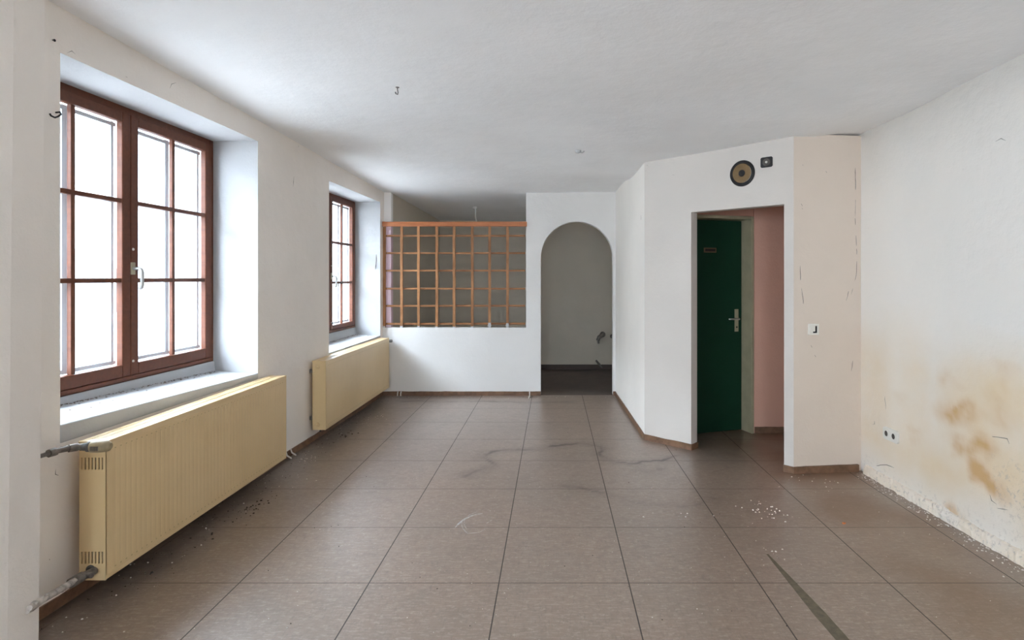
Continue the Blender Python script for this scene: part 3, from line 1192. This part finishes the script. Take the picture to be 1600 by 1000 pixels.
# supply pipe from the pier to the valve
m = MB()
pp = [(-2.03, 2.19, 0.706), (-2.03, 2.30, 0.704), (-2.028, 2.36, .703), (-2.022, 2.40, 0.702), (-2.010, 2.44, .699), (-1.990, 2.462, .697), (-1.975, 2.462, .697)]
m.tube(pp, [.0085, .0085, .0095, .0115, .012, .013, .013], 12)
for a, b_ in (((-2.029, 2.345, .703), (-2.026, 2.375, .702)), ((-2.014, 2.425, .700), (-2.000, 2.452, .698))):
    m.tube([a, b_], .0165, 8)
tag(m.build('heating_pipe', M['pipe']), 'dark grey supply pipe running from the pier to the radiator valve', 'pipe')
# return pipe, flaking paint
m = MB()
m.tube([(-1.99, 2.535, 0.140), (-1.985, 2.50, .143), (-1.990, 2.46, .148)], .017, 12)
m.tube([(-1.990, 2.462, .148), (-1.985, 2.40, .152)], .021, 8)
m.tube([(-1.975, 2.475, .148), (-1.955, 2.472, .148)], .012, 8)
m.build('return_valve', M['pipe'], R1)
m = MB()
for off, r_ in (((0, 0), .013), ((-.016, -.012), .012)):
    m.tube([(-1.987 + off[0], 2.44, .152 + off[1]), (-1.968 + off[0], 2.36, .164 + off[1]), (-1.944 + off[0], 2.24, .184 + off[1]),
            (-1.925 + off[0] * .6, 2.165, .196 + off[1]), (-1.918 + off[0] * .5, 2.135, .200 + off[1])], [r_, r_, r_ * .9, r_ * 1.1, r_ * .8], 10)
for k in range(14):
    t = k / 14
    c = Vector((-1.98, 2.42, .158)).lerp(Vector((-1.922, 2.14, .2)), t) + Vector((rnd.uniform(-.01, .012), 0, rnd.uniform(-.014, .014)))
    s_ = rnd.uniform(.004, .009)
    m.lathe(c, (rnd.random(), rnd.random(), rnd.random() + .1), [(-s_, s_ * .5), (0, s_), (s_, s_ * .4)], 6)
tag(m.build('heating_pipe', M['paintpipe']), 'pale flaking return pipe entering the pier low beside the near radiator', 'pipe')
# far radiator: connection stub and pipe
m = MB()
m.lathe((-1.965, 6.855, .660), (0, 1, 0), [(0, .014), (.05, .014), (.052, .019), (.075, .019)], 14)
m.lathe((-1.965, 6.915, .660), (1, 0, 0), [(-.01, .016), (.03, .018), (.055, .018), (.06, .012)], 14)
m.build('valve_body', M['greymetal'], R2)
m = MB()
m.tube([(-1.99, 4.99, .125), (-1.99, 4.985, .095)], .008, 8)
m.build('drain_stub', M['dark'], R2)

# ------------------------------------------------------------------ loudspeakers on the slanted wall
def us_of(px):
    r = (px - 864) / 911
    return (r * C2[1] - C2[0]) / (dS.x - r * dS.y)


def zs_of(u, py):
    return 1.41 - (py - 434) * (C2[1] + dS.y * u) / 911


nR = (-nS.x, -nS.y, 0)
u = us_of(1160); z = zs_of(u, 271)
root = tag(empty('loudspeaker', PS(u, z)), 'round black loudspeaker with tan cone above the doorway', 'loudspeaker')
m = MB()
m.lathe(PS(u, z, -.01), nR, [(0, .100), (.014, .100), (.017, .097), (.017, .090), (.013, .085), (.016, .080), (.013, .073), (.006, .070)], 48)
m.build('surround', M['rubber'], root)
m = MB()
m.lathe(PS(u, z, 0), nR, [(0.0, .030), (.002, .034), (.012, .0735)], 48)
m.build('cone', M['cone'], root)
m = MB()
m.lathe(PS(u, z, 0), nR, [(-.003, .036), (.006, .0345), (.012, .026), (.015, .012), (.0155, .002)], 32)
m.build('dust_cap', M['black'], root)
u = us_of(1198); z = zs_of(u, 253.5)
root = tag(empty('tweeter', PS(u, z)), 'small square black tweeter with pale centre beside the round loudspeaker', 'loudspeaker')


def sbox(m, u_, z_, hu, hz_, o0, o1, tilt=0, ch=0.0):
    pts = [(-hu + ch, -hz_), (hu - ch, -hz_), (hu, -hz_ + ch), (hu, hz_ - ch), (hu - ch, hz_), (-hu + ch, hz_), (-hu, hz_ - ch), (-hu, -hz_ + ch)]
    n = len(pts)
    a = [PS(u_ + p[0], z_ + p[1], o0) for p in pts]; b_ = [PS(u_ + p[0], z_ + p[1], o1) for p in pts]
    m.add(a + b_, [tuple(range(n))[::-1], tuple(range(n, 2 * n))] + [(i, (i + 1) % n, (i + 1) % n + n, i + n) for i in range(n)])


m = MB(); sbox(m, u, z, .045, .038, -.01, .006, ch=.008)
m.build('face_plate', M['rubber'], root)
m = MB(); m.lathe(PS(u, z, .003), nR, [(0, .030), (.006, .029), (.004, .020)], 28)
m.build('horn_ring', simple('tweeter_grey', (0.075, 0.062, 0.052), 0.6), root)
m = MB(); m.lathe(PS(u, z, .004), nR, [(0, .010), (.005, .009), (.008, .004)], 18)
m.build('dome', M['white_plastic'], root)

# ------------------------------------------------------------------ light switch on the pier
dP = (Vector((3.05, 4.37)) - Vector(C3)).normalized()
nP = Vector((-dP.y, dP.x))


def PP(u, z, out=0):
    p = Vector(C3) + dP * u - nP * out
    return Vector((p.x, p.y, z))


def up_of(px):
    r = (px - 864) / 911
    return (r * C3[1] - C3[0]) / (dP.x - r * dP.y)


u = up_of(1270.5); z = 1.41 - (514.5 - 434) * 4.21 / 911
root = tag(empty('light_switch', PP(u, z)), 'square off-white light switch with a broken dark corner on the pier', 'switch')


def pbox(m, u0, u1, z0, z1, o0, o1):
    a = [PP(u0, z0, o0), PP(u1, z0, o0), PP(u1, z0, o1), PP(u0, z0, o1)]
    b_ = [PP(u0, z1, o0), PP(u1, z1, o0), PP(u1, z1, o1), PP(u0, z1, o1)]
    m.hexa(a, b_)


m = MB()
hs = .040
for (a, b_, c, d) in ((-hs, -hs + .013, -hs, hs), (hs - .013, hs, -hs, hs), (-hs + .013, hs - .013, -hs, -hs + .013), (-hs + .013, hs - .013, hs - .013, hs)):
    pbox(m, u + a, u + b_, z + c, z + d, -.002, .010)
m.build('cover_frame', M['white_plastic'], root, bevel=.0015)
m = MB(); pbox(m, u - .027, u + .010, z - .027, z + .027, .0, .013)
m.build('rocker', M['white_plastic'], root, bevel=.002)
m = MB(); pbox(m, u + .010, u + .027, z - .027, z + .022, -.001, .0035); pbox(m, u - .008, u + .011, z - .027, z - .016, .0, .0136)
m.build('broken_gap', M['black'], root)

# ------------------------------------------------------------------ double socket on the right wall
root = tag(empty('power_socket', (XR(3.9), 3.9, .36)), 'grey white double power socket low on the stained right wall', 'socket')
yA, yB, zc_, hh = 3.825, 3.985, 0.357, .041
m = MB()
seg = []
rr = .018
for (cy, cz, a0) in ((yB - rr, zc_ + hh - rr, 0), (yA + rr, zc_ + hh - rr, 90), (yA + rr, zc_ - hh + rr, 180), (yB - rr, zc_ - hh + rr, 270)):
    for k in range(5):
        t = math.radians(a0 + 90 * k / 4)
        seg.append((cy + rr * math.cos(t), cz + rr * math.sin(t)))
n = len(seg)
va = [(XR(y) + .004, y, z) for y, z in seg]; vb = [(XR(y) - .012, y, z) for y, z in seg]
m.add(va + vb, [tuple(range(n)), tuple(range(n, 2 * n))[::-1]] + [(i, (i + 1) % n, (i + 1) % n + n, i + n) for i in range(n)])
m.build('cover_plate', M['white_plastic'], root, bevel=.002)
for yc in (3.868, 3.945):
    m = MB(); m.lathe((XR(yc) - .0105, yc, zc_), (-1, 0, 0), [(0, .023), (.0035, .023), (.0036, .019), (.0020, .018)], 24)
    m.build('socket_rim', M['white_plastic'], root)
    m = MB(); m.lathe((XR(yc) - .0115, yc, zc_), (-1, 0, 0), [(0, .019), (.0018, .019)], 24)
    m.build('socket_well', simple('socket_dark', (0.07, 0.06, 0.05), 0.7), root)

# ------------------------------------------------------------------ small fittings
m = MB()
x, y = -0.915, 3.43
zc0 = ZC(x, y)
m.tube([(x, y, zc0 + .01), (x, y, zc0 - .015), (x + .004, y, zc0 - .03), (x + .002, y, zc0 - .042), (x - .010, y, zc0 - .038), (x - .012, y, zc0 - .028)], .0032, 8)
m.lathe((x, y, zc0 + .002), (0, 0, -1), [(0, .012), (.005, .010)], 12)
tag(m.build('ceiling_hook', M['greymetal']), 'small dark hook in the ceiling nearer the large window', 'hook')
m = MB()
y = 4.76; x = 0.205; zc0 = ZC(x, y)
m.lathe((x, y, zc0 + .003), (0, 0, -1), [(0, .026), (.012, .025), (.022, .018), (.026, .006)], 18)
m.tube([(x + .012, y, zc0 - .015), (x + .035, y - .01, zc0 - .022), (x + .05, y - .005, zc0 - .008)], .0045, 8)
tag(m.build('cable_outlet', M['wall_dimmed']), 'small round white cap with a cable end in mid ceiling', 'ceiling fitting')
m = MB()
x, y = (742 - 864) / 911 * 7.9, 7.9
zc0 = ZC(x, y)
m.lathe((x, y, zc0 + .003), (0, 0, -1), [(0, .030), (.02, .028), (.028, .015)], 14)
m.tube([(x, y, zc0), (x + .01, y, zc0 - .06), (x + .008, y, zc0 - .12), (x + .03, y, zc0 - .23)], .008, 8)
tag(m.build('hanging_cable', M['crumb']), 'pale cable end hanging from the back room ceiling', 'cable')
# hook on the left wall
m = MB()
hy, hz_ = 2.47, 2.095
hx = XW(hy)
m.tube([(hx - .005, hy + .012, hz_ + .018), (hx + .018, hy + .012, hz_ + .020), (hx + .024, hy + .010, hz_ + .010), (hx + .020, hy, hz_ - .002), (hx + .024, hy - .02, hz_ - .012),
        (hx + .020, hy - .035, hz_ - .008), (hx + .018, hy - .038, hz_ + .0)], .0036, 8)
tag(m.build('wall_hook', M['black']), 'bent dark metal hook on the wall just left of the large window', 'hook')
for (px, py, lab) in ((82, 62, 'tiny nail in the wall above the large window\'s near corner'), (14, 53, 'nail with a small dark head in the pier at the left edge')):
    m = MB()
    r = (px - 864) / 911
    if px > 60:
        Y = 2.16 / (-r + .0175); X = XW(Y)
    else:
        Y = 2.035; X = r * Y
        Y = 2.045; X = -1.912
    Z = 1.41 - (py - 434) * Y / 911
    m.lathe((X - .012, Y, Z), (1, 0, -.15), [(0, .0022), (.020, .0022), (.0205, .006), (.023, .005)], 10)
    tag(m.build('nail', M['black']), lab, 'nail')

# wall plumbing in the back room, seen through the arch
root = tag(empty('pipe_elbow', (0.70, 8.9, 0.5)), 'capped grey plumbing fitting on the back room wall, seen through the arch', 'plumbing')


def b_pt(px, py, Y=8.93):
    return ((px - 864) / 911 * Y, Y, 1.41 - (py - 434) / 911 * Y)


m = MB()
p = b_pt(942, 523)
m.lathe((p[0], 8.99, p[2]), (0, -1, 0), [(0, .045), (.02, .043), (.025, .03), (.06, .03), (.065, .035), (.09, .034)], 16)
m.tube([b_pt(942, 523, 8.92), b_pt(936, 527, 8.90), b_pt(934, 532, 8.90)], [.034, .030, .028], 12)
m.build('fitting_body', M['pipe'], root)
m = MB()
m.tube([b_pt(934, 530, 8.90), b_pt(935, 537, 8.88)], [.020, .016], 10)
m.build('spout', M['pipe'], root)
m = MB()
p = b_pt(957, 526)
m.lathe((p[0], 8.99, p[2]), (0, -1, 0), [(0, .035), (.02, .033), (.025, .02), (.05, .02)], 14)
tag(m.build('pipe_stub', M['pipe']), 'second small pipe stub on the back room wall at the arch edge', 'plumbing')
m = MB()
m.tube([b_pt(931, 563, 8.97), b_pt(936, 569, 8.965), b_pt(941, 575, 8.965)], [.014, .02, .012], 8)
m.build('crack', M['crack'], brw)

# white cable ends at the foot of the walls
for k, (px, py0, py1) in enumerate(((827.5, 612, 633),)):
    Y = 6.955
    m = MB()
    x = (px - 864) / 911 * Y
    m.tube([(x, 6.968, .055), (x, 6.965, .02), (x + .003, 6.90, .006), (x - .004, 6.80, .006)], .006, 8)
    tag(m.build('cable_end', M['crumb']), 'short white cable end at the foot of the half wall near the arch', 'cable')
for px, sd_ in ((620.5, 'left'), (625.5, 'right')):
    m = MB()
    x = (px - 864) / 911 * 6.93
    m.tube([(x, 6.966, .05), (x, 6.950, .03), (x + .004, 6.93, .006)], .007, 8)
    tag(m.build('cable_end', M['crumb']), sd_ + ' one of two short white cable ends beside the far radiator at the half wall', 'cable')
for y, sd_ in ((4.52, 'nearer'), (4.60, 'farther')):
    m = MB()
    m.tube([(XW(y) + .010, y, .06), (XW(y) + .02, y, .03), (XW(y) + .05, y + .01, .006)], .006, 8)
    tag(m.build('cable_end', M['crumb']), sd_ + ' one of two white cable ends on the floor between the radiators', 'cable')


# ------------------------------------------------------------------ cracks and chips in the plaster
def crack(parent, pts, r=0.0022, name='crack', mat='crack', jit=0.006, seed=1):
    rn = random.Random(seed)
    m = MB()
    out = []
    for i in range(len(pts) - 1):
        a, b_ = Vector(pts[i]), Vector(pts[i + 1])
        k = max(1, int((b_ - a).length / .03))
        for j in range(k):
            q = a.lerp(b_, j / k)
            out.append(q + Vector((0, rn.uniform(-jit, jit), rn.uniform(-jit, jit) * .5)))
    out.append(Vector(pts[-1]))
    rs = [r * .8 * rn.uniform(.65, 1.2) for _ in out]
    rs[0] = rs[-1] = r * .2
    m.tube(out, rs, 5)
    return m.build(name, M[mat], parent)


def onpier(px, py):
    u = up_of(px)
    p = PP(u, 0, 0)
    return (p.x, p.y, 1.41 - (py - 434) * p.y / 911)


pierw = [o for o in bpy.data.objects if o.name == 'wall_pier'][0]
for sd, pts_ in enumerate([[(1336, 262), (1337, 300), (1336, 340), (1339, 400), (1338, 430), (1330, 460)], [(1250, 415), (1251, 440), (1255, 470), (1256, 490)],
                           [(1330, 440), (1322, 470)], [(1333, 560), (1330, 580)]]):
    crack(pierw, [onpier(*q) for q in pts_], .0022, seed=sd + 3, jit=.004)
for sd, (px, py) in enumerate(((1254, 257), (1253, 320), (1253, 325), (1268, 541), (1274, 556), (1291, 268))):
    p = onpier(px, py)
    crack(pierw, [(p[0] - .006, p[1], p[2] + .006), (p[0] + .004, p[1], p[2] - .008)], .0055, 'chip', 'crack', seed=sd, jit=.002)


def onright(px, py):
    Y = 2.425 / ((px - 864) / 911 + .04)
    return (XR(Y) + .0005, Y, 1.41 - (py - 434) * Y / 911)


for sd, (pts_, r) in enumerate([([(1383, 565), (1384, 590), (1383, 615), (1384, 642)], .003), ([(1366, 663), (1366, 658)], .005), ([(1364, 663), (1367, 662)], .004),
                                ([(1545, 681), (1560, 683), (1574, 685), (1577, 694)], .003), ([(1480, 678), (1505, 676), (1520, 679)], .0015), ([(1368, 728), (1385, 726), (1397, 731)], .003),
                                ([(1545, 765), (1549, 782), (1560, 790)], .003), ([(1553, 793), (1575, 797)], .002), ([(1417, 149), (1419, 150)], .004), ([(1520, 187), (1521, 188)], .004),
                                ([(1555, 221), (1563, 217), (1572, 220)], .003), ([(1376, 185), (1377, 186)], .004)]):
    q = [onright(*a) for a in pts_]
    crack(rw, q, r, seed=sd + 20, jit=.005)


def onleft(px, py):
    r = -(px - 864) / 911
    Y = 2.16 / (r + .0175)
    return (XW(Y) - .0003, Y, 1.41 - (py - 434) * Y / 911)


for sd, (pts_, r) in enumerate([([(265, 139), (268, 131), (276, 129)], .0015), ([(466, 228), (467, 229)], .006), ([(459, 275), (458, 292)], .003), ([(450, 382), (451, 383)], .004),
                                ([(241, 120), (242, 128)], .0012), ([(88, 733), (87, 741), (92, 743)], .002), ([(76, 874), (78, 875)], .005), ([(197, 120), (199, 121)], .004), ([(105, 82), (112, 80), (118, 85)], .002)]):
    crack(wl, [onleft(*a) for a in pts_], r, seed=sd + 50, jit=.003)
# on the far window's reveal
m_ = []
yv = 6.885
crack(wl, [((588 - 864) / 911 * yv, yv - .0008, 1.41 - (397 - 434) * yv / 911), ((588 - 864) / 911 * yv, yv - .0008, 1.41 - (408 - 434) * yv / 911),
           ((586.5 - 864) / 911 * yv, yv - .0008, 1.41 - (421 - 434) * yv / 911)], .006, 'chip', 'crack', seed=99, jit=.001)
for sd, (px, py) in enumerate(((995, 340), (1011, 258), (1052, 273))):
    u = us_of(px) if px > 1006 else 0
    if px < 1006:
        Y = 5.25; x = .7925
        z = 1.41 - (py - 434) * Y / 911
        crack(slw, [(x, Y, z + .02), (x, Y, z - .02)], .003, 'chip', seed=sd, jit=.002)
    else:
        z = zs_of(u, py)
        p = PS(u, z)
        crack(slw, [(p.x - .008, p.y, p.z), (p.x + .006, p.y - .012, p.z - .004)], .003, 'chip', seed=sd, jit=.001)
for sd, pts_ in enumerate([[(4, 175), (4, 200), (3, 232)], [(31, 53), (36, 57)], [(64, 49), (73, 50)]]):
    pass
crack(pier, [(-1.912, 2.012, 1.98), (-1.912, 2.014, 1.93), (-1.912, 2.010, 1.88), (-1.912, 2.012, 1.84)], .0012, seed=77, jit=.002)

# ------------------------------------------------------------------ marks lying on the floor
fl = [o for o in bpy.data.objects if o.name == 'floor'][0]


def fpt(px, py, z=0.0):
    Y = 1284.51 / (py - 434)
    return Vector(((px - 864) / 911 * Y, Y, z))


m = MB()
a, b_ = fpt(1199, 866), fpt(1330, 1015)
d_ = (b_ - a).normalized(); nn = Vector((-d_.y, d_.x, 0))
K = 24
L_, R_ = [], []
for k in range(K + 1):
    t = k / K
    c = a.lerp(b_, t)
    wv = lerp(.006, .030, min(1, t * 1.5)) + .002 * noise.noise((t * 30, 0, 0))
    L_.append(c + nn * wv * .9 + Vector((0, 0, .0006))); R_.append(c - nn * wv * .9 + Vector((0, 0, .0006)))
for k in range(K):
    for (P_, Q_) in ((L_, R_),):
        m.hexa([P_[k] - Vector((0, 0, .0012)), P_[k + 1] - Vector((0, 0, .0012)), Q_[k + 1] - Vector((0, 0, .0012)), Q_[k] - Vector((0, 0, .0012))], [P_[k], P_[k + 1], Q_[k + 1], Q_[k]])
m.build('glue_strip', M['glue'], fl)


def ribbon(m, pts, w0, h=.0005):
    for i in range(len(pts) - 1):
        a, b_ = pts[i], pts[i + 1]
        d_ = (b_ - a).normalized(); nn = Vector((-d_.y, d_.x, 0)) * w0
        up = Vector((0, 0, h)); dn = Vector((0, 0, -.0008))
        m.hexa([a - nn + dn, b_ - nn + dn, b_ + nn + dn, a + nn + dn], [a - nn + up, b_ - nn + up, b_ + nn + up, a + nn + up])


scf = simple('white_scuff', (0.52, 0.49, 0.46), 0.8, nscale=60, namt=.5)
m = MB()
for (c0, c1, ctl, w_) in (((712, 824), (754, 802), (722, 806), .0035), ((716, 820), (747, 803), (726, 809), .002), ((722, 814), (732, 834), (719, 826), .0022), ((726, 812), (729, 826), (724, 820), .002),
                          ((760, 818), (768, 813), (764, 815), .002), ((735, 833), (758, 826), (752, 833), .0012), ((731, 806), (745, 800), (738, 802), .0016)):
    pts_ = []
    for k in range(9):
        t = k / 8
        px = (1 - t) ** 2 * c0[0] + 2 * t * (1 - t) * ctl[0] + t * t * c1[0]
        py = (1 - t) ** 2 * c0[1] + 2 * t * (1 - t) * ctl[1] + t * t * c1[1]
        pts_.append(fpt(px, py))
    ribbon(m, pts_, w_)
m.build('scuff_marks', scf, fl)

# plaster crumbs, uncountable, along the walls and scattered
rnd = random.Random(21)
m = MB()


def crumb(m, x, y, s_, z=0):
    k = rnd.randint(5, 7)
    a0 = rnd.random() * 6
    base = [(x + math.cos(a0 + 6.283 * i / k) * s_ * rnd.uniform(.7, 1.2), y + math.sin(a0 + 6.283 * i / k) * s_ * rnd.uniform(.7, 1.2), z) for i in range(k)]
    top = [(lerp(x, p[0], .6), lerp(y, p[1], .6), z + s_ * rnd.uniform(.4, .8)) for p in base]
    m.add(base + top, [tuple(range(k))[::-1], tuple(range(k, 2 * k))] + [(i, (i + 1) % k, (i + 1) % k + k, i + k) for i in range(k)])


for _ in range(260):     # along right wall
    y = rnd.uniform(2.3, 4.2)
    crumb(m, XR(y) - .035 - abs(rnd.gauss(0, .04)), y, rnd.uniform(.0015, .0055))
for _ in range(130):     # along left wall
    y = rnd.uniform(2.3, 6.9)
    crumb(m, XW(y) + .03 + abs(rnd.gauss(0, .16)), y, rnd.uniform(.0015, .005))
for _ in range(70):      # along the back wall
    crumb(m, rnd.uniform(-1.9, .7), 6.94 - abs(rnd.gauss(0, .08)), rnd.uniform(.002, .006))
for _ in range(150):
    crumb(m, rnd.uniform(-1.5, 2.1), rnd.uniform(2.3, 4.1), rnd.uniform(.001, .003))
for cx_, cy_, n_, sp in ((1.27, 3.47, 22, .09), (1.33, 3.62, 14, .06), (1.78, 4.05, 20, .12), (1.15, 3.0, 8, .04), (.75, 3.5, 6, .1), (-1.92, 4.55, 14, .05), (-1.75, 5.9, 16, .07)):
    for _ in range(n_):
        crumb(m, cx_ + rnd.gauss(0, sp), cy_ + rnd.gauss(0, sp), rnd.uniform(.002, .006))
tag(m.build('plaster_crumbs', M['crumb']), 'white plaster crumbs scattered over the brown floor and along its walls', 'debris', kind='stuff')
m = MB()
for _ in range(240):
    y = 2.3 + 4.6 * rnd.random()
    crumb(m, XW(y) + .02 + abs(rnd.gauss(0, .13)), y, rnd.uniform(.001, .0045))
for cx_, cy_, n_, sp in ((-1.86, 3.55, 30, .04), (-1.80, 3.75, 8, .03), (-1.9, 3.1, 14, .05), (-1.88, 5.2, 20, .07), (-1.9, 2.75, 10, .05)):
    for _ in range(n_):
        crumb(m, cx_ + rnd.gauss(0, sp), cy_ + rnd.gauss(0, sp * 2), rnd.uniform(.002, .008))
for _ in range(40):
    crumb(m, rnd.uniform(-1.7, 1.8), rnd.uniform(2.3, 6), rnd.uniform(.002, .004))
tag(m.build('dirt_crumbs', M['dirt']), 'dark dirt crumbs lying on the floor under the radiators', 'debris', kind='stuff')
m = MB()
p = fpt(1318, 818)
crumb(m, p.x, p.y, .011); crumb(m, p.x + .012, p.y + .004, .006)
tag(m.build('brick_chip', M['orange']), 'small orange brick chip on a floor joint near the right wall', 'debris')

# ------------------------------------------------------------------ outside the windows
bld = tag(empty('building', (-9.0, 10, 0)), 'pale overexposed house front across the street outside the windows', 'building')
m = MB()
m.box(-9.6, -9.0, -8, 12.6, -0.6, 5.2)
m.build('facade', M['ext'], bld)
m = MB()
m.box(-9.5, -8.8, 12.6, 34, -0.6, 5.6)
m.build('neighbour_facade', M['ext_grey'], bld)
for (ya, yb, za, zb) in ((11.15, 11.95, 2.15, 3.0), (10.95, 11.8, -.5, 1.95), (12.0, 12.4, .7, 1.6), (10.9, 11.7, 3.2, 4.4), (6.4, 7.4, 1.0, 2.6), (4.0, 5.0, 1.0, 2.6), (15.5, 16.6, 1.0, 3.0), (20, 21, 1, 3), (24.5, 25.5, .5, 2.2)):
    m = MB()
    xf = -9.0 if ya < 12.5 else -8.8
    m.box(xf - .02, xf + .03, ya, yb, za, zb)
    f = m.build('window', M['ext_win'], bld)
m = MB()
m.box(-30, -2.6, -12, 40, -.75, -.6)
struct(m.build('ground_street', M['street']))

for o in bpy.data.objects:
    if '_w' in o.keys():
        del o['_w']
